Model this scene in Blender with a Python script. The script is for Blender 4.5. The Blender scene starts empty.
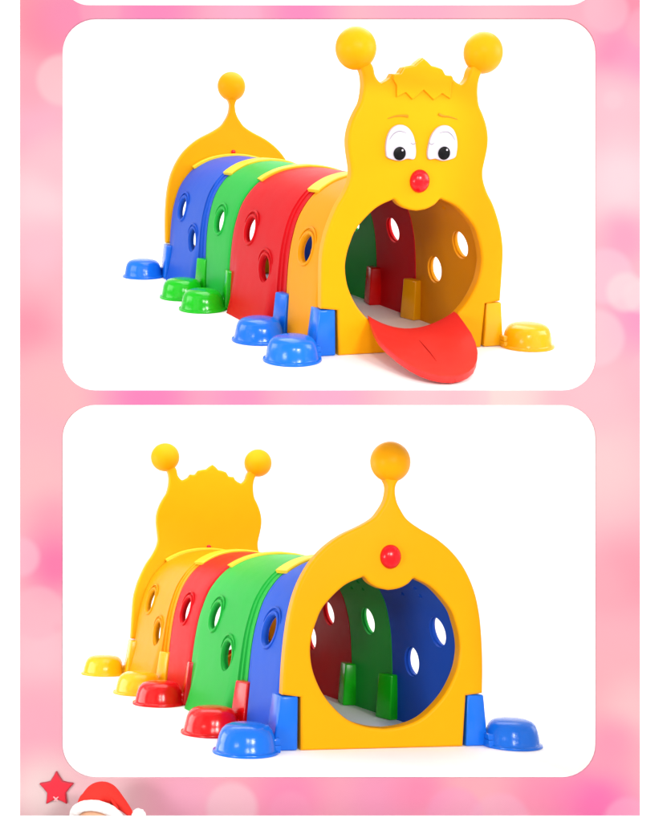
import bpy, bmesh, math, random
from mathutils import Vector, Matrix, noise
random.seed(7)
scene = bpy.context.scene
C = scene.collection
PI = math.pi
F, CX, CY, CAMZ = 1050.0, 335.5, 411.0, 1.5     # focal length in photo pixels, principal point, camera height
DB = 3.45                                        # distance of the pink board

# ------------------------------------------------------------------ materials
def lin(c):
    f = lambda v: v/12.92 if v <= .04045 else ((v+.055)/1.055)**2.4
    return tuple(f(x/255.0) for x in c)

def plastic(name, col, rough=.36, spec=.28, var=.05, bump=.05, grain=420, tint=1.0):
    m = bpy.data.materials.new(name); m.use_nodes = True
    nt = m.node_tree; N = nt.nodes; L = nt.links
    b = N['Principled BSDF']
    tc = N.new('ShaderNodeTexCoord')
    n1 = N.new('ShaderNodeTexNoise'); n1.inputs['Scale'].default_value = 3.1; n1.inputs['Detail'].default_value = 4
    L.new(tc.outputs['Object'], n1.inputs['Vector'])
    mix = N.new('ShaderNodeMix'); mix.data_type = 'RGBA'
    mix.inputs[6].default_value = tuple(c*(1-var) for c in col)+(1,)
    mix.inputs[7].default_value = tuple(min(1, c*(1+var)) for c in col)+(1,)
    L.new(n1.outputs['Fac'], mix.inputs[0]); L.new(mix.outputs[2], b.inputs['Base Color'])
    mr = N.new('ShaderNodeMapRange'); mr.inputs['To Min'].default_value = rough-.06; mr.inputs['To Max'].default_value = rough+.06
    L.new(n1.outputs['Fac'], mr.inputs['Value']); L.new(mr.outputs['Result'], b.inputs['Roughness'])
    n2 = N.new('ShaderNodeTexNoise'); n2.inputs['Scale'].default_value = grain; n2.inputs['Detail'].default_value = 2
    L.new(tc.outputs['Object'], n2.inputs['Vector'])
    bp = N.new('ShaderNodeBump'); bp.inputs['Strength'].default_value = bump; bp.inputs['Distance'].default_value = .004
    L.new(n2.outputs['Fac'], bp.inputs['Height'])
    n3 = N.new('ShaderNodeTexNoise'); n3.inputs['Scale'].default_value = 9; n3.inputs['Detail'].default_value = 1
    L.new(tc.outputs['Object'], n3.inputs['Vector'])
    b3 = N.new('ShaderNodeBump'); b3.inputs['Strength'].default_value = .12; b3.inputs['Distance'].default_value = .012
    L.new(n3.outputs['Fac'], b3.inputs['Height']); L.new(bp.outputs['Normal'], b3.inputs['Normal']); L.new(b3.outputs['Normal'], b.inputs['Normal'])
    b.inputs['Specular IOR Level'].default_value = spec
    b.inputs['Specular Tint'].default_value = (tint,)*3+(1,)
    return m

Y_PLATE = plastic('yellow panel plastic', (.74, .305, .002), .36, .14, tint=.5)
Y_ARCH = plastic('warm yellow arch plastic', (.64, .245, .003), .38, .10, tint=.35)
Y_CLIP = plastic('lemon yellow clip plastic', (.72, .50, .02), .36, .25)
Y_FOOT = plastic('yellow foot plastic', (.76, .36, .002), .17, .4, tint=.8)
RED = plastic('red arch plastic', (.50, .004, .008), .38, .10, tint=.35)
GREEN = plastic('green arch plastic', (.015, .36, .045), .38, .10, tint=.35)
BLUE = plastic('blue arch plastic', (.013, .078, .48), .38, .10, tint=.35)
B_FOOT = plastic('bright blue foot plastic', (.004, .128, .62), .17, .4, tint=.8)
G_FOOT = plastic('bright green foot plastic', (.006, .40, .006), .17, .4, tint=.8)
R_FOOT = plastic('bright red foot plastic', (.58, .002, .003), .17, .4, tint=.8)
TONGUE = plastic('red tongue plastic', (.66, .022, .018), .38, .25)
NOSE = plastic('glossy red nose plastic', (.60, .004, .010), .2, .4, tint=.7)
WHITE_P = plastic('white eye plastic', (.47, .455, .51), .45, .2)
BLACK_P = plastic('black pupil plastic', (.004, .004, .005), .3, .2, tint=.5)
BROW = plastic('darker ochre brow', (.50, .20, .003), .5, .2)  # brow strokes, a darker ochre than the panel
LINE = plastic('grey lid line paint', (.24, .21, .26), .6, .1)
STAR = plastic('red star enamel', (.60, .012, .03), .45, .3, var=.08)
STAR_EDGE = plastic('dark red star edge', (.40, .02, .04), .5, .3)
PALE = plastic('pale pink mark', (.72, .34, .36), .6, .2)
FELT = plastic('red felt', (.66, .03, .022), .85, .1, var=.06, bump=.35, grain=160)
FUR = plastic('white fleece', (.84, .83, .82), .95, .05, var=.03, bump=.8, grain=90)
SKIN = plastic('peach skin', (.66, .36, .22), .5, .2)
PAINT = plastic('white backdrop paint', (.93, .93, .93), .7, .1, var=.006, bump=.01, grain=60)

# ------------------------------------------------------------------ mesh helpers
def link(name, me, mat, parent=None, smooth=True, angle=38):
    if mat is not None:
        me.materials.append(mat)
    if smooth:
        for p in me.polygons: p.use_smooth = True
        me.set_sharp_from_angle(angle=math.radians(angle))
    o = bpy.data.objects.new(name, me); C.objects.link(o)
    if parent: o.parent = parent
    return o

def bm_obj(name, bm, mat, parent=None, smooth=True, angle=38):
    bmesh.ops.recalc_face_normals(bm, faces=bm.faces)
    me = bpy.data.meshes.new(name); bm.to_mesh(me); bm.free()
    return link(name, me, mat, parent, smooth, angle)

def raw(name, verts, faces, mat, parent=None, smooth=True, angle=38):
    bm = bmesh.new()
    vs = [bm.verts.new(v) for v in verts]
    for f in faces: bm.faces.new([vs[i] for i in f])
    return bm_obj(name, bm, mat, parent, smooth, angle)

def catmull(pts, n=6):
    out = []
    for i in range(len(pts)-1):
        p0 = pts[max(i-1, 0)]; p1 = pts[i]; p2 = pts[i+1]; p3 = pts[min(i+2, len(pts)-1)]
        for k in range(n):
            t = k/n
            out.append(tuple(.5*((2*b)+(-a+c)*t+(2*a-5*b+4*c-d)*t*t+(-a+3*b-3*c+d)*t**3) for a, b, c, d in zip(p0, p1, p2, p3)))
    out.append(tuple(pts[-1]))
    return out

def runs(*segs):
    """smooth runs joined by corners; a run may be one straight piece"""
    out = []
    for s in segs:
        q = catmull(s) if len(s) > 2 else list(s)
        if out and math.dist(out[-1], q[0]) < 1e-6: q = q[1:]
        out += q
    return out

def mirror(half):
    """half outline with u >= 0 -> the whole closed outline"""
    return half+[(-u, v) for u, v in reversed(half) if u > 1e-6]

def plate(name, loops, thick, bevel, mat, M, parent=None, res=3):
    """closed 2D loops (outline and holes) filled, given thickness and rounded edges, as one mesh; M maps local u,v,w"""
    cu = bpy.data.curves.new(name, 'CURVE'); cu.dimensions = '2D'; cu.fill_mode = 'BOTH'
    for lp in loops:
        sp = cu.splines.new('POLY'); sp.points.add(len(lp)-1)
        for p, (u, v) in zip(sp.points, lp): p.co = (u, v, 0, 1)
        sp.use_cyclic_u = True
    cu.extrude = max(thick/2-bevel, 1e-5); cu.bevel_depth = bevel; cu.bevel_resolution = res; cu.offset = -bevel
    tmp = bpy.data.objects.new('tmp', cu); C.objects.link(tmp)
    dg = bpy.context.evaluated_depsgraph_get(); dg.update()
    me = bpy.data.meshes.new_from_object(tmp.evaluated_get(dg))
    bpy.data.objects.remove(tmp); bpy.data.curves.remove(cu)
    me.name = name
    me.materials.clear(); me.transform(M)
    bm = bmesh.new(); bm.from_mesh(me)
    bmesh.ops.remove_doubles(bm, verts=bm.verts, dist=1e-5)
    bmesh.ops.recalc_face_normals(bm, faces=bm.faces); bm.to_mesh(me); bm.free()
    o = link(name, me, mat, parent, True, 50)
    w = o.modifiers.new('weighted normals', 'WEIGHTED_NORMAL'); w.keep_sharp = True; w.weight = 100
    return o

def lathe(profile, M, seg=40, sx=1, sy=1):
    """profile (r, h) turned round local z"""
    vs, fs = [], []
    n = len(profile)
    for i in range(seg):
        t = 2*PI*i/seg
        for r, h in profile: vs.append(M @ Vector((r*math.cos(t)*sx, r*math.sin(t)*sy, h)))
    for i in range(seg):
        j = (i+1) % seg
        for k in range(n-1): fs.append((i*n+k, j*n+k, j*n+k+1, i*n+k+1))
    return vs, fs

def lathe_obj(name, profile, M, mat, parent=None, seg=40, sx=1, sy=1, angle=40):
    vs, fs = lathe(profile, M, seg, sx, sy)
    bm = bmesh.new(); b = [bm.verts.new(v) for v in vs]
    for f in fs: bm.faces.new([b[i] for i in f])
    bmesh.ops.remove_doubles(bm, verts=bm.verts, dist=1e-6)
    bmesh.ops.dissolve_degenerate(bm, edges=bm.edges, dist=1e-7)
    return bm_obj(name, bm, mat, parent, True, angle)

def tube(path, radii, seg=12, closed=False):
    vs, fs = [], []
    P = [Vector(p) for p in path]; n = len(P); up = None
    for i, p in enumerate(P):
        a = P[(i-1) % n] if (closed or i > 0) else p
        b = P[(i+1) % n] if (closed or i < n-1) else p
        t = (b-a).normalized()
        if up is None:
            up = t.orthogonal().normalized()
        up = (up-t*up.dot(t)).normalized(); s = t.cross(up)
        r = radii[i] if isinstance(radii, (list, tuple)) else radii
        for k in range(seg):
            q = 2*PI*k/seg; vs.append(p+(up*math.cos(q)+s*math.sin(q))*r)
    m = n if closed else n-1
    for i in range(m):
        j = (i+1) % n
        for k in range(seg): fs.append((i*seg+k, i*seg+(k+1) % seg, j*seg+(k+1) % seg, j*seg+k))
    if not closed:
        fs.append(tuple(range(seg))); fs.append(tuple((n-1)*seg+k for k in range(seg)))
    return vs, fs

def ball(name, c, rx, ry, rz, mat, parent=None, M=None, seg=40):
    bm = bmesh.new(); bmesh.ops.create_uvsphere(bm, u_segments=seg, v_segments=seg//2, radius=1)
    X = (M or Matrix()) @ Matrix.Translation(c) @ Matrix.Diagonal((rx, ry, rz, 1))
    bmesh.ops.transform(bm, matrix=X, verts=bm.verts)
    return bm_obj(name, bm, mat, parent, True, 180)

# ------------------------------------------------------------------ the toy, in its own frame: x to the head, z up
S, AP, AJ, T = .5497, math.radians(7.15), math.radians(10.96), .061
LEN = 4*S
def joint_angle(k): return AP if k in (0, 4) else (AJ if k % 2 == 0 else -AJ)
def joint_frame(k, off=0.0):
    """columns: u across, v up, w forward along the joint's normal"""
    a = joint_angle(k)
    d = Vector((math.sin(a), math.cos(a), 0)); n = Vector((math.cos(a), -math.sin(a), 0))
    o = Vector((-k*S, 0, 0))+n*off
    return Matrix(((d.x, 0, n.x, o.x), (d.y, 0, n.y, o.y), (0, 1, 0, o.z), (0, 0, 0, 1)))

HALF = [(.380, 0), (.379, .10), (.374, .22), (.364, .34), (.347, .43), (.313, .525), (.248, .608), (.165, .658), (.08, .681), (0, .688)]
_h = catmull(HALF, 5)
SEC = [(-u, v) for u, v in _h]+[(u, v) for u, v in reversed(_h[:-1])]       # from the -y foot over the crown to the +y foot
def sec_normals(sec):
    out = []
    for i in range(len(sec)):
        a = Vector(sec[max(i-1, 0)]); b = Vector(sec[min(i+1, len(sec)-1)])
        t = (b-a).normalized(); out.append(Vector((-t.y, t.x)))
    return out
SECN = sec_normals(SEC)

def arch_point(k, i, x01, e, inner=0.0):
    """point of the arch between joints k and k+1; x01 0 at the front joint; e = how far the body stands out (0..1)"""
    (u, v), nrm = SEC[i], SECN[i]
    wide = -1 if k in (1, 3) else 1
    edge = min(x01, 1-x01); ramp = min(1, max(0, (edge-.095)/.085)); ramp = ramp*ramp*(3-2*ramp)
    bow = .046*max(0, 1-v/.30)**1.6*ramp if u*wide > 0 and not inner else 0
    out = e*(.010+.012*max(0, 1-v/.60)**1.3+bow)-inner
    y = u+nrm.x*out; z = max(0.0, v+nrm.y*out)
    xa = -k*S+y*math.tan(joint_angle(k)); xb = -(k+1)*S+y*math.tan(joint_angle(k+1))
    if k == 0: xa -= T+.001
    if k == 3: xb += T+.001
    return Vector((xa+(xb-xa)*x01, y, z)), abs(xb-xa)

def build_arch(k, mat, step_front, parent):
    """one wedge-shaped tunnel arch with its round holes; the stepped flange is at its front or rear end"""
    flange = [(0.004, 0), (.042, 0), (.047, .45), (.066, .5), (.071, 1)]
    plain = [(0.004, .15), (.006, .62), (.014, .9), (.026, 1)]
    fr, re = (flange, plain) if step_front else (plain, flange)
    n = len(SEC); TH = .012
    def rows(i, inner):
        _, ln = arch_point(k, i, 0, 0)
        st = [(d/ln, e) for d, e in fr if d < ln]+[(x, 1) for x in ((.115, .13, .15, .18) if ln > .58 else (.204, .207, .210, .214))]+[(.22, 1), (.30, 1), (.40, 1), (.5, 1), (.60, 1), (.70, 1), (.78, 1)]+[(1-x, 1) for x in reversed((.115, .13, .15, .18) if ln > .58 else (.204, .207, .210, .214))]+[(1-d/ln, e) for d, e in reversed(re)]
        return [arch_point(k, i, x, 0 if inner else e, TH if inner else 0)[0] for x, e in st]
    outer = [rows(i, False) for i in range(n)]; inn = [rows(i, True) for i in range(n)]
    m = len(outer[0])
    bm = bmesh.new()
    A = [[bm.verts.new(p) for p in r] for r in outer]; B = [[bm.verts.new(p) for p in r] for r in inn]
    for i in range(n-1):
        for j in range(m-1):
            bm.faces.new((A[i][j], A[i+1][j], A[i+1][j+1], A[i][j+1])); bm.faces.new((B[i][j], B[i][j+1], B[i+1][j+1], B[i+1][j]))
        bm.faces.new((A[i][0], B[i][0], B[i+1][0], A[i+1][0])); bm.faces.new((A[i][-1], A[i+1][-1], B[i+1][-1], B[i][-1]))
    for i in (0, n-1):
        for j in range(m-1): bm.faces.new((A[i][j], A[i][j+1], B[i][j+1], B[i][j]))
    bmesh.ops.recalc_face_normals(bm, faces=bm.faces)
    me = bpy.data.meshes.new('tunnel_arch'); bm.to_mesh(me); bm.free()
    arch = link('tunnel_arch', me, mat, parent, False)
    # holes: a wide flank has two on a diagonal, a narrow flank has one
    wide = -1 if k in (1, 3) else 1
    spots = []
    for side in (-1, 1):
        mid = sum(arch_point(k, 0 if side < 0 else n-1, x, 0)[0].x for x in (0, 1))/2
        if side == wide: spots += [(side, mid+side*.118, .417), (side, mid-side*.122, .268)]
        else: spots += [(side, mid, .412)]
    frames = []
    for side, x, z in spots:
        i = min(range(n), key=lambda q: abs(SEC[q][1]-z)+(10 if SEC[q][0]*side < 0 else 0))
        (u, v), nr = SEC[i], SECN[i]
        out = .010+.012*max(0, 1-v/.60)**1.3
        c = Vector((x, u+nr.x*out, z+nr.y*out*0)); w = Vector((0, nr.x, nr.y)).normalized()
        tx = Vector((1, 0, 0)) if side < 0 else Vector((-1, 0, 0)); ty = w.cross(tx)
        frames.append(Matrix(((tx.x, ty.x, w.x, c.x), (tx.y, ty.y, w.y, c.y), (tx.z, ty.z, w.z, c.z), (0, 0, 0, 1))))
    for fm in frames:
        vs, fs = lathe([(0, -.2), (.063, -.2), (.063, .1), (0, .1)], fm, 48)
        b2 = bmesh.new(); q = [b2.verts.new(v) for v in vs]
        for f in fs: b2.faces.new([q[i] for i in f])
        bmesh.ops.remove_doubles(b2, verts=b2.verts, dist=1e-6); bmesh.ops.dissolve_degenerate(b2, edges=b2.edges, dist=1e-7)
        bmesh.ops.recalc_face_normals(b2, faces=b2.faces)
        cm = bpy.data.meshes.new('cut'); b2.to_mesh(cm); b2.free()
        cut = bpy.data.objects.new('cut', cm); C.objects.link(cut)
        md = arch.modifiers.new('hole', 'BOOLEAN'); md.object = cut; md.operation = 'DIFFERENCE'; md.solver = 'EXACT'
        dg = bpy.context.evaluated_depsgraph_get(); dg.update()
        nm = bpy.data.meshes.new_from_object(arch.evaluated_get(dg))
        arch.modifiers.clear(); arch.data = nm; nm.name = 'tunnel_arch'
        bpy.data.objects.remove(cut); bpy.data.meshes.remove(cm)
    for p in arch.data.polygons: p.use_smooth = True
    arch.data.set_sharp_from_angle(angle=math.radians(32))
    for fm in frames:
        rim = [(.0635, -.0155), (.0595, -.0155), (.0575, -.013), (.0575, -.008), (.0585, -.003), (.061, .0015), (.066, .0055), (.073, .0045), (.0765, -.001), (.0765, -.006), (.0635, -.008), (.0635, -.0155)]
        ro = lathe_obj('hole_rim', rim, fm, mat, arch, 44)
        pts = [fm @ Vector((.089*math.cos(t), .089*math.sin(t), .000)) for t in [math.radians(a) for a in range(20, 165, 6)]]
        rad = [.0045*min(1, .25+min(i, len(pts)-1-i)/4) for i in range(len(pts))]
        vs, fs = tube(pts, rad, 8)
        raw('hole_brow_ridge', vs, fs, mat, arch)
    # screws that hold the joint strap, seen from inside
    for i in [q for q in range(n) if abs(abs(SEC[q][0])-.27) < .03][::2]:
        for x in (.36, .62):
            p, _ = arch_point(k, i, x, 0, TH); nr = -Vector((0, SECN[i].x, SECN[i].y)); tx = Vector((1, 0, 0)); ty = nr.cross(tx)
            fm = Matrix(((tx.x, ty.x, nr.x, p.x), (tx.y, ty.y, nr.y, p.y), (tx.z, ty.z, nr.z, p.z), (0, 0, 0, 1)))
            lathe_obj('screw_head', [(0, -.003), (.010, -.003), (.0095, .003), (.006, .005), (.003, .0035), (0, .003)], fm, mat, arch, 16)
    return arch

def wedge(pts_bottom, pts_top, z0, z1, M, bev=.006):
    """block between a bottom and a top quadrilateral given as (u, w); M = joint frame"""
    bm = bmesh.new()
    a = [bm.verts.new(M @ Vector((u, z0, w))) for u, w in pts_bottom]; b = [bm.verts.new(M @ Vector((u, z1, w))) for u, w in pts_top]
    bm.faces.new(a); bm.faces.new(list(reversed(b)))
    for i in range(4): bm.faces.new((a[i], a[(i+1) % 4], b[(i+1) % 4], b[i]))
    bmesh.ops.recalc_face_normals(bm, faces=bm.faces)
    if bev: bmesh.ops.bevel(bm, geom=bm.edges[:], offset=bev, segments=3, profile=.5, affect='EDGES')
    return bm

def build_foot(k, side, mat, parent):
    """bowl-shaped foot and, as its part, the upright bracket that grips the joint"""
    M = joint_frame(k)
    wc = {0: 0.01, 4: -0.01}.get(k, 0.0)
    c = M @ Vector((side*.532, 0, wc+.012))
    prof = [(0, .0005), (.121, .0005), (.1225, .004), (.1205, .009), (.113, .011), (.110, .016), (.106, .04), (.100, .064), (.092, .081), (.080, .092), (.062, .0985), (.035, .102), (0, .103)]
    bowl = lathe_obj('foot', prof, Matrix.Translation(c), mat, parent, 56, 1.0, .98, 50)
    if k == 0: w0, w1 = -.13, -.002
    elif k == 4: w0, w1 = .002, .13
    else: w0, w1 = -.052, .052
    s = side
    q = lambda u0, u1, a, b: [(s*u0, a), (s*u1, a), (s*u1, b), (s*u0, b)]
    inn0, inn1 = (.338, .342) if k in (0, 4) else (.322, .330)
    bm_obj('bracket', wedge(q(inn0, .432, w0, w1), q(inn1, .411, w0+.006, w1-.004), .001, .193, M, .007), mat, bowl, True, 30)
    # ribbed link between bracket and bowl
    lm = bmesh.new()
    for z0, z1, u1, wd in ((.002, .028, .47, .034), (.028, .05, .455, .026)):
        t = wedge([(s*.415, wc-wd), (s*u1, wc-wd), (s*u1, wc+wd), (s*.415, wc+wd)], [(s*.412, wc-wd*.9), (s*(u1-.006), wc-wd*.9), (s*(u1-.006), wc+wd*.9), (s*.412, wc+wd*.9)], z0, z1, M, .003)
        me = bpy.data.meshes.new('t'); t.to_mesh(me); t.free(); lm.from_mesh(me); bpy.data.meshes.remove(me)
    bm_obj('link_tab', lm, mat, bowl, True, 30)
    return bowl

def build_clip(k, parent):
    """curved yellow strap over the crown of a joint"""
    n = len(SEC); idx = [i for i in range(n) if SEC[i][1] > .600 and abs(SEC[i][0]) < .24]
    M = joint_frame(k); w0, w1 = (-.110, -.064) if k == 0 else ((.064, .110) if k == 4 else (-.045, .045))
    bm = bmesh.new(); rows = []
    for i in idx:
        (u, v), nr = SEC[i], SECN[i]
        lo = .004; hi = .021
        r = []
        for w, h in ((w0, lo), (w0, hi-.004), (w0+.005, hi), (w1-.005, hi), (w1, hi-.004), (w1, lo)):
            r.append(bm.verts.new(M @ Vector((u+nr.x*h, v+nr.y*h, w))))
        rows.append(r)
    for a, b in zip(rows, rows[1:]):
        for j in range(6): bm.faces.new((a[j], a[(j+1) % 6], b[(j+1) % 6], b[j]))
    bm.faces.new(rows[0]); bm.faces.new(list(reversed(rows[-1])))
    return bm_obj('joint_clip', bm, Y_CLIP, parent, True, 35)

HOLE = mirror(runs([(0, .072), (.07, .080), (.142, .104), (.202, .150), (.252, .208), (.289, .282), (.303, .352), (.300, .405), (.284, .463), (.256, .523), (.182, .597), (.113, .630)],
                   [(.113, .630), (.100, .632), (.077, .610), (.041, .593), (0, .586)]))
BASE = [(.325, 0), (.333, .190)]
NOTCH = [(.333, .190), (.404, .199)]

def build_head(parent):
    half = runs(BASE, NOTCH,
        [(.404, .199), (.405, .30), (.404, .40), (.397, .455), (.384, .508), (.364, .562), (.342, .61), (.314, .655), (.294, .70), (.287, .737), (.290, .768), (.298, .810), (.303, .85), (.301, .888),
         (.290, .93), (.273, .968), (.254, 1.003), (.246, 1.04), (.244, 1.075), (.249, 1.11), (.262, 1.14), (.27, 1.17)],
        [(.27, 1.17), (.24, 1.18)], [(.24, 1.18), (.208, 1.143), (.197, 1.108), (.182, 1.088), (.170, 1.081)], [(.170, 1.081), (.150, 1.090), (.135, 1.101)],
        [(.135, 1.101), (.126, 1.116)], [(.126, 1.116), (.110, 1.116), (.095, 1.119)], [(.095, 1.119), (.088, 1.130), (.080, 1.141)], [(.080, 1.141), (.055, 1.148), (.034, 1.151)],
        [(.034, 1.151), (.018, 1.166), (0, 1.179)])
    M = joint_frame(0, -T/2)
    hp = plate('head_panel', [mirror(half), HOLE], T, .012, Y_PLATE, M, parent)
    hp['label'] = 'yellow face panel with round mouth opening, hair tuft and two ball antennae'
    for s in (-1, 1):
        prof = [(0.0805*math.sin(PI*i/24), -.072*math.cos(PI*i/24)) for i in range(25)]
        lathe_obj('antenna_ball', prof, M @ Matrix.Translation((s*.2705, 1.206, 0)), Y_PLATE, hp, 44, angle=180)
    # hair: a raised tuft with a zigzag fringe
    fr = [(-.112, 1.072), (-.110, 1.029), (-.072, 1.047), (-.043, 1.021), (.003, 1.058), (.048, 1.021), (.083, 1.047), (.119, 1.027), (.121, 1.090)]
    top = [(.129, 1.098), (.123, 1.112), (.094, 1.115), (.079, 1.137), (.034, 1.147), (.017, 1.162), (0, 1.174), (-.017, 1.162), (-.034, 1.147), (-.079, 1.137), (-.094, 1.115), (-.123, 1.112), (-.129, 1.098)]
    plate('hair_tuft', [fr+top], .016, .0035, Y_PLATE, joint_frame(0, .0015), hp, 2)
    # eyes
    for s, cu in ((-1, -.0865), (1, .0955)):
        right = s > 0
        egg = [(-.060, .806), (-.0635, .838), (-.060, .872), (-.046, .904), (-.022, .922), (.006, .924), (.032, .911), (.052, .884), (.062, .85), (.066, .815), (.058, .792), (.03, .794), (.0, .786), (-.03, .790), (-.052, .797), (-.060, .806)]
        if right: egg = [(-u, v) for u, v in reversed(egg)]
        lp = catmull(egg, 4)[:-1]
        ey = plate('eye', [[(cu+u, v) for u, v in lp]], .016, .004, WHITE_P, joint_frame(0, .005), hp, 2)
        pc = (-.0925, .8145) if s < 0 else (.100, .8165)
        lathe_obj('pupil', [(0, .0), (.0255, .0), (.0262, .003), (.0245, .0055), (.015, .007), (0, .0075)], joint_frame(0, .0128) @ Matrix.Translation((pc[0], pc[1], 0)), BLACK_P, hp, 32)
        lathe_obj('pupil_glint', [(0, .0), (.0045, .0), (.004, .0014), (0, .002)], joint_frame(0, .0188) @ Matrix.Translation((pc[0]+.010, pc[1]+.013, 0)), WHITE_P, hp, 16)
        # lid creases
        for pts in ([(-.050, .868), (-.034, .889), (-.010, .900), (.020, .894)], [(.040, .856), (.052, .850), (.063, .857)]):
            if right: pts = [(-u, v) for u, v in pts]
            path = [joint_frame(0, .0128) @ Vector((cu+u, v, 0)) for u, v in catmull(pts, 4)]
            n = len(path); vs, fs = tube(path, [.0016*(.4+.6*math.sin(PI*(i+.5)/n)) for i in range(n)], 6)
            raw('lid_crease', vs, fs, LINE, hp)
        br = [(-.142, .947), (-.115, .9555), (-.085, .959), (-.057, .957)] if s < 0 else [(.074, .967), (.095, .960), (.125, .957), (.158, .948)]
        path = [joint_frame(0, .0) @ Vector((u, v, 0)) for u, v in catmull(br, 5)]; n = len(path)
        w = [.0052*(.35+.75*(i/(n-1) if s < 0 else 1-i/(n-1))) for i in range(n)]
        vs, fs = tube(path, w, 8); raw('eyebrow', vs, fs, BROW, hp)
    nose(hp, joint_frame(0, 0) @ Matrix.Translation((0.003, .706, 0)), joint_frame(0, -T) @ Matrix.Translation((0, .711, 0)), .0445, 1)
    return hp

def nose(parent, M, Mb, r, sgn):
    prof = [(r*math.cos(t), sgn*(.004+r*.62*math.sin(t))) for t in [PI/2*i/12 for i in range(13)]]
    prof = [(0, -.002*sgn), (r*1.0, -.002*sgn)]+prof
    lathe_obj('nose', prof, M, NOSE, parent, 40, .94, 1.03, 60)
    lathe_obj('nose_screw', [(0, .001*sgn), (.0125, .001*sgn), (.0125, -.006*sgn), (.008, -.010*sgn), (0, -.011*sgn)], Mb, R_FOOT, parent, 24)

def build_tail(parent):
    half = runs(BASE, NOTCH,
        [(.404, .199), (.403, .30), (.397, .405), (.385, .50), (.361, .59), (.318, .674), (.263, .738), (.196, .788), (.122, .825), (.070, .857), (.044, .888), (.023, .925), (.015, .965), (.018, .99), (.030, 1.012), (.036, 1.04)],
        [(.036, 1.04), (0, 1.05)])
    M = joint_frame(4, T/2)
    tp = plate('tail_panel', [mirror(half), HOLE], T, .012, Y_PLATE, M, parent)
    tp['label'] = 'yellow rear panel with round opening and a single ball antenna on top'
    prof = [(.080*math.sin(PI*i/24), -.072*math.cos(PI*i/24)) for i in range(25)]
    lathe_obj('antenna_ball', prof, M @ Matrix.Translation((0, 1.079, 0)), Y_PLATE, tp, 44, angle=180)
    nose(tp, joint_frame(4, 0) @ Matrix.Translation((0, .713, 0)), joint_frame(4, T) @ Matrix.Translation((0, .716, 0)), .0445, -1)
    return tp

def build_tongue(parent):
    M = joint_frame(0)
    rows = []; N, K = 26, 22
    lerp = lambda t, tab: next(a[1]+(b[1]-a[1])*(t-a[0])/(b[0]-a[0]) for a, b in zip(tab, tab[1:]) if t <= b[0]+1e-9)
    HW = [(-.02, .196), (0, .199), (.09, .205), (.18, .205), (.27, .192), (.36, .170), (.43, .143), (.485, .110), (.52, .076), (.54, .040), (.546, .006)]
    ZE = [(-.02, .160), (0, .158), (.1, .128), (.2, .104), (.3, .086), (.4, .066), (.5, .044), (.546, .034)]
    ZC = [(-.02, .096), (0, .094), (.1, .084), (.2, .074), (.3, .064), (.4, .048), (.5, .037), (.546, .032)]
    def pt(w, q, down):
        hw = lerp(w, HW); u = hw*q-.115*max(0, w)
        z = lerp(w, ZC)+(lerp(w, ZE)-lerp(w, ZC))*abs(q)**2.0
        return M @ Vector((u, max(z-down, .004), w))
    ws = [-.02+.566*(1-(1-i/N)**1.7) for i in range(N+1)]
    qs = [math.sin(PI/2*(-1+2*j/K)) for j in range(K+1)]
    bm = bmesh.new()
    A = [[bm.verts.new(pt(w, q, 0)) for q in qs] for w in ws]; B = [[bm.verts.new(pt(w, q*.985, .025)) for q in qs] for w in ws]
    for i in range(N):
        for j in range(K):
            bm.faces.new((A[i][j], A[i][j+1], A[i+1][j+1], A[i+1][j])); bm.faces.new((B[i][j], B[i+1][j], B[i+1][j+1], B[i][j+1]))
        for j in (0, K): bm.faces.new((A[i][j], A[i+1][j], B[i+1][j], B[i][j]))
    for i in (0, N):
        for j in range(K): bm.faces.new((A[i][j], A[i][j+1], B[i][j+1], B[i][j]))
    bmesh.ops.recalc_face_normals(bm, faces=bm.faces)
    rim = [e for e in bm.edges if len(e.link_faces) == 2 and e.calc_face_angle(0) > .7 and max((v.co-(M @ Vector((0, 0, 0)))).length for v in e.verts) > 0]
    bmesh.ops.bevel(bm, geom=rim, offset=.006, segments=3, profile=.5, affect='EDGES', clamp_overlap=True)
    t = bm_obj('tongue', bm, TONGUE, parent, True, 60)
    # centre groove: a thin strand whose deep red paints the groove's shade
    path = [M @ Vector((-.115*w-.012, lerp(w, ZC)+.0005, w)) for w in [.14+.03*i for i in range(9)]]
    vs, fs = tube(path, [.0008+.0016*math.sin(PI*i/8) for i in range(9)], 6)
    raw('tongue_groove_shade', vs, fs, plastic('groove shade red', (.30, .006, .006), .5, .1), t)
    return t

def at_world(R, Tt):
    M = Matrix(R).to_4x4(); M.translation = Vector(Tt); return M
POSE_FRONT = at_world(((0.430778, 0.902266, 0.018612), (-0.863285, 0.418002, -0.282868), (-0.263002, 0.105786, 0.958978)), (0.32254, 4.43943, 1.75142))
POSE_BACK = at_world(((-0.430223, -0.901944, 0.037482), (0.897326, -0.422749, 0.126843), (-0.09856, 0.088205, 0.991214)), (-0.76284, 5.90469, 0.01867))

toy = bpy.data.objects.new('caterpillar_tunnel', None); C.objects.link(toy)
build_head(toy); build_tail(toy); build_tongue(toy)
for k, (mat, sf, lab) in enumerate(((Y_ARCH, False, 'yellow'), (RED, True, 'red'), (GREEN, False, 'green'), (BLUE, True, 'blue'))):
    a = build_arch(k, mat, sf, toy); a['label'] = lab+' tunnel arch with round peep holes'
for k in range(5):
    build_clip(k, toy)
for side, cols in ((-1, (('blue', B_FOOT), ('blue', B_FOOT), ('green', G_FOOT), ('green', G_FOOT), ('blue', B_FOOT))),
                   (1, (('yellow', Y_FOOT), ('yellow', Y_FOOT), ('red', R_FOOT), ('red', R_FOOT), ('blue', B_FOOT)))):
    for k in range(5):
        f = build_foot(k, side, cols[k][1], toy); f['label'] = cols[k][0]+' bowl shaped foot with upright bracket'

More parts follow.
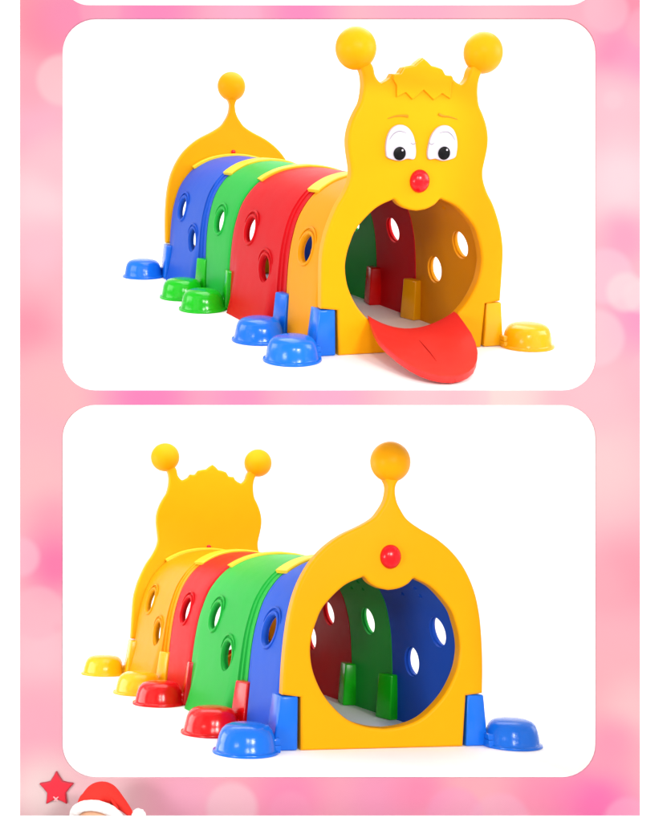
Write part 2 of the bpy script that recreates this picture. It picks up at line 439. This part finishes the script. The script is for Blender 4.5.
def children(o): return [c for c in bpy.data.objects if c.parent == o]
def copy_tree(o, parent=None):
    c = o.copy(); C.objects.link(c); c.parent = parent
    for ch in children(o): copy_tree(ch, c)
    return c
toy2 = copy_tree(toy)
toy.matrix_world = POSE_FRONT; toy2.matrix_world = POSE_BACK
for o, lab in ((toy, ''),
               (toy2, 'play tunnel in the lower recess, its rear panel with a single antenna ball nearest')):
    o['label'] = lab; o['category'] = 'play tunnel'; o['group'] = 'caterpillar play tunnels on display'
toy['label'] = 'play tunnel in the upper recess, its caterpillar face and red tongue turned to the viewer'

# ------------------------------------------------------------------ setting
def structure(o): o['kind'] = 'structure'; return o
def px(x, y, d): return Vector(((x-CX)*d/F, d, CAMZ-(y-CY)*d/F))

def cove(name, pose, y_sill, z_sill, y_front, y_back, rad, z_top, half=4.2):
    """white sweep: sill at the board, floor plane under the toy, curve, back wall"""
    nrm = pose.to_3x3() @ Vector((0, 0, 1)); p0 = pose.translation
    fz = lambda x, y: p0.z-(nrm.x*(x-p0.x)+nrm.y*(y-p0.y))/nrm.z
    xs = [-half+half*2*i/24 for i in range(25)]
    bm = bmesh.new(); rows = []
    for x in xs:
        r = []
        if y_sill: r.append((y_sill, z_sill if abs(x) < 1.3 else z_sill))
        for i in range(9): y = y_front+(y_back-y_front)*i/8; r.append((y, fz(x, y)))
        slope = math.atan(-nrm.y/nrm.z); zb = fz(x, y_back)
        # arc from the floor's slope to vertical
        a0 = slope
        for i in range(1, 13):
            a = a0+(PI/2-a0)*i/12
            r.append((y_back+rad*(math.sin(a)-math.sin(a0)), zb+rad*(math.cos(a0)-math.cos(a))))
        r.append((r[-1][0], z_top))
        rows.append([bm.verts.new((x, y, z)) for y, z in r])
    for a, b in zip(rows, rows[1:]):
        for j in range(len(a)-1): bm.faces.new((a[j], b[j], b[j+1], a[j+1]))
    for f in bm.faces:
        f.normal_update()
    o = bm_obj(name, bm, PAINT, None, True, 25)
    sd = o.modifiers.new('board', 'SOLIDIFY'); sd.thickness = .012
    # thickness goes away from the toy
    up = sum((Vector(p.normal) for p in o.data.polygons if abs(p.normal.z) > .8), Vector()).z
    sd.offset = -1 if up > 0 else 1
    structure(o)
    return o

cove('upper_floor', POSE_FRONT, DB+.026, px(0, 390.6, DB+.026).z, 3.83, 7.5, .9, 5.8)
cove('lower_floor', POSE_BACK, DB+.026, px(0, 779, DB+.026).z, 3.625, 6.9, .5, 1.95)

def rrect(x0, y0, x1, y1, r, n=10):
    out = []
    for cx, cy, a in ((x1-r, y0+r, -90), (x1-r, y1-r, 0), (x0+r, y1-r, 90), (x0+r, y0+r, 180)):
        for i in range(n+1):
            t = math.radians(a+90*i/n); out.append((cx+r*math.cos(t), cy+r*math.sin(t)))
    return out
def board_loop(lp, d=DB): return [((x-CX)*d/F, -(y-CY)*d/F) for x, y in lp]
FACE = Matrix(((1, 0, 0, 0), (0, 0, -1, 0), (0, 1, 0, 0), (0, 0, 0, 1)))   # u right, v up, w towards the camera

# printed bokeh on the board: colours of the print, given as they look; E_BOARD = light on it
E_BOARD = 1.84
def bokeh():
    m = bpy.data.materials.new('pink bokeh print'); m.use_nodes = True
    N = m.node_tree.nodes; L = m.node_tree.links; b = N['Principled BSDF']
    tc = N.new('ShaderNodeTexCoord')
    mp = N.new('ShaderNodeMapping'); mp.inputs['Scale'].default_value = (F/DB, 0, -F/DB); mp.inputs['Location'].default_value = (CX, 0, CY)
    L.new(tc.outputs['Object'], mp.inputs['Vector'])
    # slightly uneven rims
    nz = N.new('ShaderNodeTexNoise'); nz.inputs['Scale'].default_value = .018; nz.inputs['Detail'].default_value = 3
    L.new(mp.outputs['Vector'], nz.inputs['Vector'])
    sub = N.new('ShaderNodeVectorMath'); sub.operation = 'MULTIPLY_ADD'; sub.inputs[1].default_value = (9, 0, 9); sub.inputs[2].default_value = (-4.5, 0, -4.5)
    L.new(nz.outputs['Color'], sub.inputs[0])
    add = N.new('ShaderNodeVectorMath'); L.new(mp.outputs['Vector'], add.inputs[0]); L.new(sub.outputs['Vector'], add.inputs[1])
    col = lambda c: tuple(min(.93, v/E_BOARD) for v in lin(c))+(1,)
    rgb = N.new('ShaderNodeRGB'); rgb.outputs[0].default_value = col((255, 180, 193))
    cur = rgb.outputs[0]
    def blob(x, y, r0, r1, c, fac, crisp=False):
        nonlocal cur
        d = N.new('ShaderNodeVectorMath'); d.operation = 'DISTANCE'; d.inputs[1].default_value = (x, 0, y)
        L.new((mp if crisp else add).outputs['Vector'], d.inputs[0])
        r = N.new('ShaderNodeMapRange'); r.interpolation_type = 'SMOOTHSTEP'
        r.inputs['From Min'].default_value = r0; r.inputs['From Max'].default_value = r1
        r.inputs['To Min'].default_value = fac; r.inputs['To Max'].default_value = 0
        L.new(d.outputs['Value'], r.inputs['Value'])
        mx = N.new('ShaderNodeMix'); mx.data_type = 'RGBA'; mx.inputs[7].default_value = col(c)
        L.new(r.outputs['Result'], mx.inputs[0]); L.new(cur, mx.inputs[6]); cur = mx.outputs[2]
    soft = [(22, 5, 45, 255, 163, 178), (50, 30, 55, 255, 143, 168), (72, 14, 50, 252, 146, 184), (40, 125, 50, 253, 182, 204), (30, 85, 35, 254, 172, 190), (40, 200, 60, 254, 212, 220), (60, 160, 40, 254, 196, 208),
            (40, 250, 40, 252, 192, 207), (25, 333, 50, 255, 150, 172), (45, 385, 55, 255, 183, 190), (35, 475, 60, 255, 188, 194), (55, 525, 40, 252, 160, 182), (56, 565, 45, 255, 122, 172),
            (40, 655, 55, 254, 198, 210), (40, 725, 60, 254, 178, 198), (45, 795, 55, 250, 224, 224), (110, 797, 60, 253, 208, 216), (185, 797, 55, 254, 178, 205), (290, 797, 60, 255, 148, 190),
            (380, 797, 60, 252, 160, 196), (420, 792, 40, 255, 148, 186), (545, 797, 55, 255, 150, 184), (597, 805, 55, 255, 120, 184), (632, 0, 40, 255, 138, 164), (612, 50, 45, 255, 140, 178), (642, 62, 35, 252, 150, 186),
            (615, 105, 45, 255, 187, 200), (620, 180, 60, 254, 207, 215), (625, 238, 36, 255, 158, 188), (645, 318, 50, 255, 150, 190), (600, 470, 80, 253, 203, 206), (634, 575, 55, 254, 160, 178), (598, 590, 40, 254, 172, 186),
            (610, 690, 80, 254, 183, 193), (636, 710, 45, 254, 200, 205), (610, 745, 40, 255, 160, 188), (155, 10, 75, 251, 138, 190), (235, 12, 40, 254, 172, 202), (300, 12, 55, 252, 138, 190), (420, 12, 70, 253, 168, 194), (560, 12, 60, 255, 168, 186),
            (80, 397, 40, 255, 184, 190), (150, 397, 70, 252, 130, 188), (240, 397, 50, 253, 150, 195), (325, 397, 60, 252, 172, 204), (420, 397, 60, 254, 198, 207), (505, 397, 60, 252, 216, 213), (590, 397, 50, 254, 190, 200)]
    for x, y, r, *c in soft: blob(x, y, r*.1, r*1.15, c, .95)
    disc = [(62, 80, 27, 252, 207, 213, .9), (20, 557, 21, 253, 190, 208, .95), (38, 613, 28, 254, 186, 202, .85), (58, 628, 6, 250, 172, 190, .5), (606, 10, 24, 255, 180, 196, .8), (648, 28, 23, 254, 162, 184, .85),
            (606, 276, 29, 254, 192, 210, .85), (626, 292, 21, 253, 214, 217, .85), (640, 296, 18, 253, 212, 217, .7), (596, 338, 30, 254, 200, 211, .85), (652, 377, 27, 255, 182, 196, .85),
            (628, 822, 26, 255, 172, 208, .9), (232, 808, 27, 253, 207, 220, .9), (290, 812, 22, 254, 168, 200, .6), (455, 816, 30, 254, 166, 206, .8), (500, 824, 32, 253, 184, 212, .7), (100, 10, 22, 254, 176, 198, .5), (245, 14, 18, 254, 178, 206, .6), (613, 100, 11, 255, 196, 206, .7), (470, 398, 22, 252, 188, 205, .5)]
    for x, y, r, a, g, bb, f in disc: blob(x, y, r-6, r+2.5, (a, g, bb), f*.72, True)
    L.new(cur, b.inputs['Base Color'])
    b.inputs['Roughness'].default_value = .6; b.inputs['Specular IOR Level'].default_value = .1
    return m
BM_ = FACE.copy(); BM_.translation = Vector((0, .005, 0))
board = plate('display_board', [board_loop(rrect(20, -70, 640, 816, .5, 2)), board_loop(rrect(62, -55, 596, 5.2, 27)), board_loop(rrect(62, 18.3, 596, 390.3, 33)), board_loop(rrect(62, 405, 596, 778, 33))],
              .010, .0008, bokeh(), BM_, None, 1)
board.location = (0, DB, CAMZ)
board['label'] = 'pink board printed with pale blurred light discs, cut out around two white recesses'; board['category'] = 'display board'

WM = FACE.copy(); WM.translation = Vector((0, .016, 0))
wall = plate('wall', [[(-2.4, -2.0), (2.4, -2.0), (2.4, 2.6), (-2.4, 2.6)], board_loop([(34, -62), (626, -62), (626, 803), (34, 803)])], .010, .0005, PAINT, WM, None, 1)
wall.location = (0, DB, CAMZ); structure(wall)

# ledge with a raised front lip below the board
def box(x0, y0, z0, x1, y1, z1, bev=.003):
    bm = bmesh.new(); bmesh.ops.create_cube(bm, size=1)
    bmesh.ops.transform(bm, matrix=Matrix.Translation(((x0+x1)/2, (y0+y1)/2, (z0+z1)/2)) @ Matrix.Diagonal((x1-x0, y1-y0, z1-z0, 1)), verts=bm.verts)
    bmesh.ops.bevel(bm, geom=bm.edges[:], offset=bev, segments=2, affect='EDGES')
    return bm
LY = DB-.33; lipz = px(0, 816.3, LY).z
ledge = bpy.data.objects.new('display_ledge', None); C.objects.link(ledge); ledge.location = (0, LY, 0); ZT = lipz-.19
def led(name, *a):
    o = bm_obj(name, box(*a), PAINT, ledge); o.location = (0, -LY, 0); return o
led('front_lip', -2.2, LY, -.4, 2.2, LY+.006, lipz, .001)
led('tray', -2.2, LY+.008, ZT-.02, 2.2, DB-.006, ZT)
ledge['label'] = 'white ledge with raised front lip running along the bottom of the pink board'; ledge['category'] = 'ledge'

# ------------------------------------------------------------------ star and hat
def star_loop(r_out, cx, cy, k):
    tips = [(0, -17.0), (17.6, -4.6), (11.0, 16.2), (-10.2, 16.2), (-17.2, -4.6)]
    ins = [(6.6, -7.0), (10.2, 5.0), (0.3, 11.2), (-9.4, 5.0), (-6.2, -7.0)]
    out = []
    for i in range(5):
        t = Vector(tips[i]); a = Vector(ins[i]); p = Vector(ins[i-1])
        # rounded tip
        for q in (.86, .93): out.append(p.lerp(t, q))
        out.append(t*.965)
        for q in (.93, .86): out.append(a.lerp(t, q))
        # curved flank
        m1 = t.lerp(a, .45)*.965; out.append(m1); out.append(a*.97)
        nt = Vector(tips[(i+1) % 5]); m2 = a.lerp(nt, .55)*.965; out.append(m2)
    return [((v.x*k)*r_out, -(v.y*k)*r_out) for v in out]
SK = DB/F
SM = FACE.copy(); SM.translation = Vector((0, -.005, 0))
star = plate('star_ornament', [star_loop(1.0, 0, 0, SK)], .010, .003, STAR_EDGE, SM, None, 3)
star.location = (px(56.8, 787.2, DB).x, DB, px(56.8, 787.2, DB).z)
sf = plate('star_face', [star_loop(.90, 0, 0, SK)], .006, .0015, STAR, Matrix.Translation((0, -.0095, 0)) @ FACE, star, 2)
for a, b in (((-2.4, 8.0), (2.2, 12.0)), ((2.6, 8.2), (-1.6, 12.0)), ((-1.6, 12.2), (.4, 10.0)), ((2.0, 12.4), (.2, 10.2))):  # pale crossed strokes low on the star
    vs, fs = tube([Vector((a[0]*SK, -.0130, -a[1]*SK)), Vector(((a[0]+b[0])/2*SK, -.0140, -(a[1]+b[1])/2*SK)), Vector((b[0]*SK, -.0130, -b[1]*SK))], [.0016, .0028, .0014], 8)
    raw('mark_stroke', vs, fs, PALE, star)
star['label'] = 'red five pointed star with a tiny pale x mark, beside the christmas hat'; star['category'] = 'star'

HD = DB-.16; HK = HD/F
hc = px(98, 814, HD)
def hp_(x, y, dy=0.0): return Vector(((x-98)*HK, dy, -(y-814)*HK))
hat = bpy.data.objects.new('santa_hat', None); C.objects.link(hat); hat.location = hc
def hat_part(name, vs, fs, mat, angle=180): return raw(name, vs, fs, mat, hat, True, angle)
# crown: sections along a bent spine, from the brim over the top and down to the tip
spine = [((97.6, 807), 20.6, 11), ((98.0, 804), 20.2, 12), ((98.8, 800.5), 18.4, 14.5), ((100.4, 796), 15.6, 14.5), ((103.8, 793.6), 12.0, 12.5), ((109, 794.2), 9.4, 10), ((115, 798), 7.2, 7.8), ((121, 803.6), 5.6, 6), ((126.5, 809.6), 4.2, 4.6), ((131, 814.6), 3.0, 3.2)]
cp = catmull([(c[0], c[1], a, b) for c, a, b in spine], 4)
vs, fs = [], []; SG = 36
for i, (x, y, a, b) in enumerate(cp):
    p = cp[max(i-1, 0)]; q = cp[min(i+1, len(cp)-1)]
    tx, ty = q[0]-p[0], q[1]-p[1]; l = math.hypot(tx, ty); nx, ny = -ty/l, tx/l
    for k in range(SG):
        t = 2*PI*k/SG; wr = 1+.02*math.sin(5*t+i*.6)
        vs.append(hp_(x+nx*a*wr*math.cos(t), y+ny*a*wr*math.cos(t), b*HK*wr*math.sin(t)))
for i in range(len(cp)-1):
    for k in range(SG): fs.append((i*SG+k, i*SG+(k+1) % SG, (i+1)*SG+(k+1) % SG, (i+1)*SG+k))
fs.append(tuple(range(SG))); fs.append(tuple((len(cp)-1)*SG+k for k in range(SG)))
hat_part('crown', vs, fs, FELT)
# fold: a soft ridge where the tip hangs over the crown
vs, fs = tube([hp_(112.0, 793.5, -8.0*HK), hp_(114.5, 798.5, -8.5*HK), hp_(117.5, 803.5, -8.5*HK), hp_(120.5, 808.5, -8*HK)], [.002, .005, .006, .003], 10)
hat_part('fold', vs, fs, FELT)
# fleece brim: a tilted, lumpy ring
path = []
for i in range(64):
    t = 2*PI*i/64; path.append(hp_(97.6+22.3*math.cos(t), 819.5-21.5*math.sin(t)+.06*24*math.cos(t), -20*HK*math.sin(t)))
vs, fs = tube(path, 5.2*HK, 18, True)
vs = [v+v.normalized()*noise.noise(v*70)*.0035 for v in vs]
hat_part('brim', vs, fs, FUR)
bm = bmesh.new(); bmesh.ops.create_icosphere(bm, subdivisions=5, radius=7.3*HK)
for v in bm.verts: v.co += v.co.normalized()*(noise.noise(v.co*110)*.0030+noise.noise(v.co*320)*.0014)
bmesh.ops.translate(bm, vec=hp_(138.3, 816, -1*HK), verts=bm.verts)
bm_obj('pompom', bm, FUR, hat, True, 180)
hat['label'] = 'red christmas hat with white fleece brim, its pompom tip drooping to the right'; hat['category'] = 'hat'
# forehead under the hat, carried down as a plain column to the ledge tray
zt = ZT+.0002; ht = px(98, 799, HD).z-zt
prof = [(0, 0), (18*HK, 0), (19.5*HK, .006), (20*HK, .04), (20*HK, ht-16*HK), (19.5*HK, ht-10*HK), (18.6*HK, ht-6.5*HK), (17*HK, ht-4*HK), (14*HK, ht-2*HK), (9*HK, ht-.7*HK), (0, ht)]
form = lathe_obj('santa_forehead', prof, Matrix(), SKIN, None, 48, 1, .95, 60)
form.location = (hc.x, HD, zt)
form['label'] = 'peach rounded forehead showing below the brim of the christmas hat'; form['category'] = 'forehead'

# ------------------------------------------------------------------ light
w = bpy.data.worlds.new('World'); scene.world = w; w.use_nodes = True
bg = w.node_tree.nodes['Background']; bg.inputs['Color'].default_value = (1, 1, 1, 1); bg.inputs['Strength'].default_value = .72
def area(name, loc, target, sx, sy, power):
    d = bpy.data.lights.new(name, 'AREA'); d.shape = 'RECTANGLE'; d.size = sx; d.size_y = sy; d.energy = power; d.color = (1, .985, .96)
    o = bpy.data.objects.new(name, d); C.objects.link(o); o.location = loc
    o.rotation_euler = (Vector(target)-Vector(loc)).to_track_quat('-Z', 'Y').to_euler()
    return o
# softbox over the upper recess, softbox under its floor for the lower one, two key lamps high in front
area('softbox', (.2, 5.4, 5.2), (.0, 5.3, 2.2), 3.4, 3.0, 130)
area('softbox', (.0, 5.45, 1.94), (0, 5.733, .981), 2.6, 1.7, 38)
area('added_side_fill', (-3.3, 4.9, 1.0), (0, 5.6, .6), 2.0, 1.3, 50)  # this and the next three: added out of view to brighten the recesses
area('added_side_fill', (3.3, 5.9, 1.0), (0, 7.2, .6), 2.0, 1.3, 17)
area('added_side_fill', (-3.3, 4.6, 3.2), (0, 5.6, 2.4), 2.0, 1.3, 40)
area('added_side_fill', (3.0, 4.2, 3.2), (0, 7.0, 2.6), 2.0, 1.3, 58)
area('key_lamp', (2.4, -.4, 2.8), (0, 4.4, 1.4), .9, .6, 165)
area('key_lamp', (.6, -.7, 3.0), (0, 4.4, 1.5), .8, .5, 72)
area('added_fill', (-2.8, .2, 1.3), (-.6, 3.4, .4), 1.2, 1.0, 90)  # added out of view to brighten the lower left of the board

# ------------------------------------------------------------------ camera
cd = bpy.data.cameras.new('camera'); cam = bpy.data.objects.new('camera', cd); C.objects.link(cam)
cam.location = (0, 0, CAMZ); cam.rotation_euler = (PI/2, 0, 0)
cd.sensor_fit = 'VERTICAL'; cd.sensor_height = 36; cd.lens = 36*F/822
cd.shift_x = 0; cd.clip_end = 100; cd.clip_start = .05
scene.camera = cam
scene.view_settings.view_transform = 'Standard'; scene.view_settings.look = 'None'
scene.view_settings.exposure = 0; scene.view_settings.gamma = 1
scene.cycles.max_bounces = 8; scene.cycles.diffuse_bounces = 5
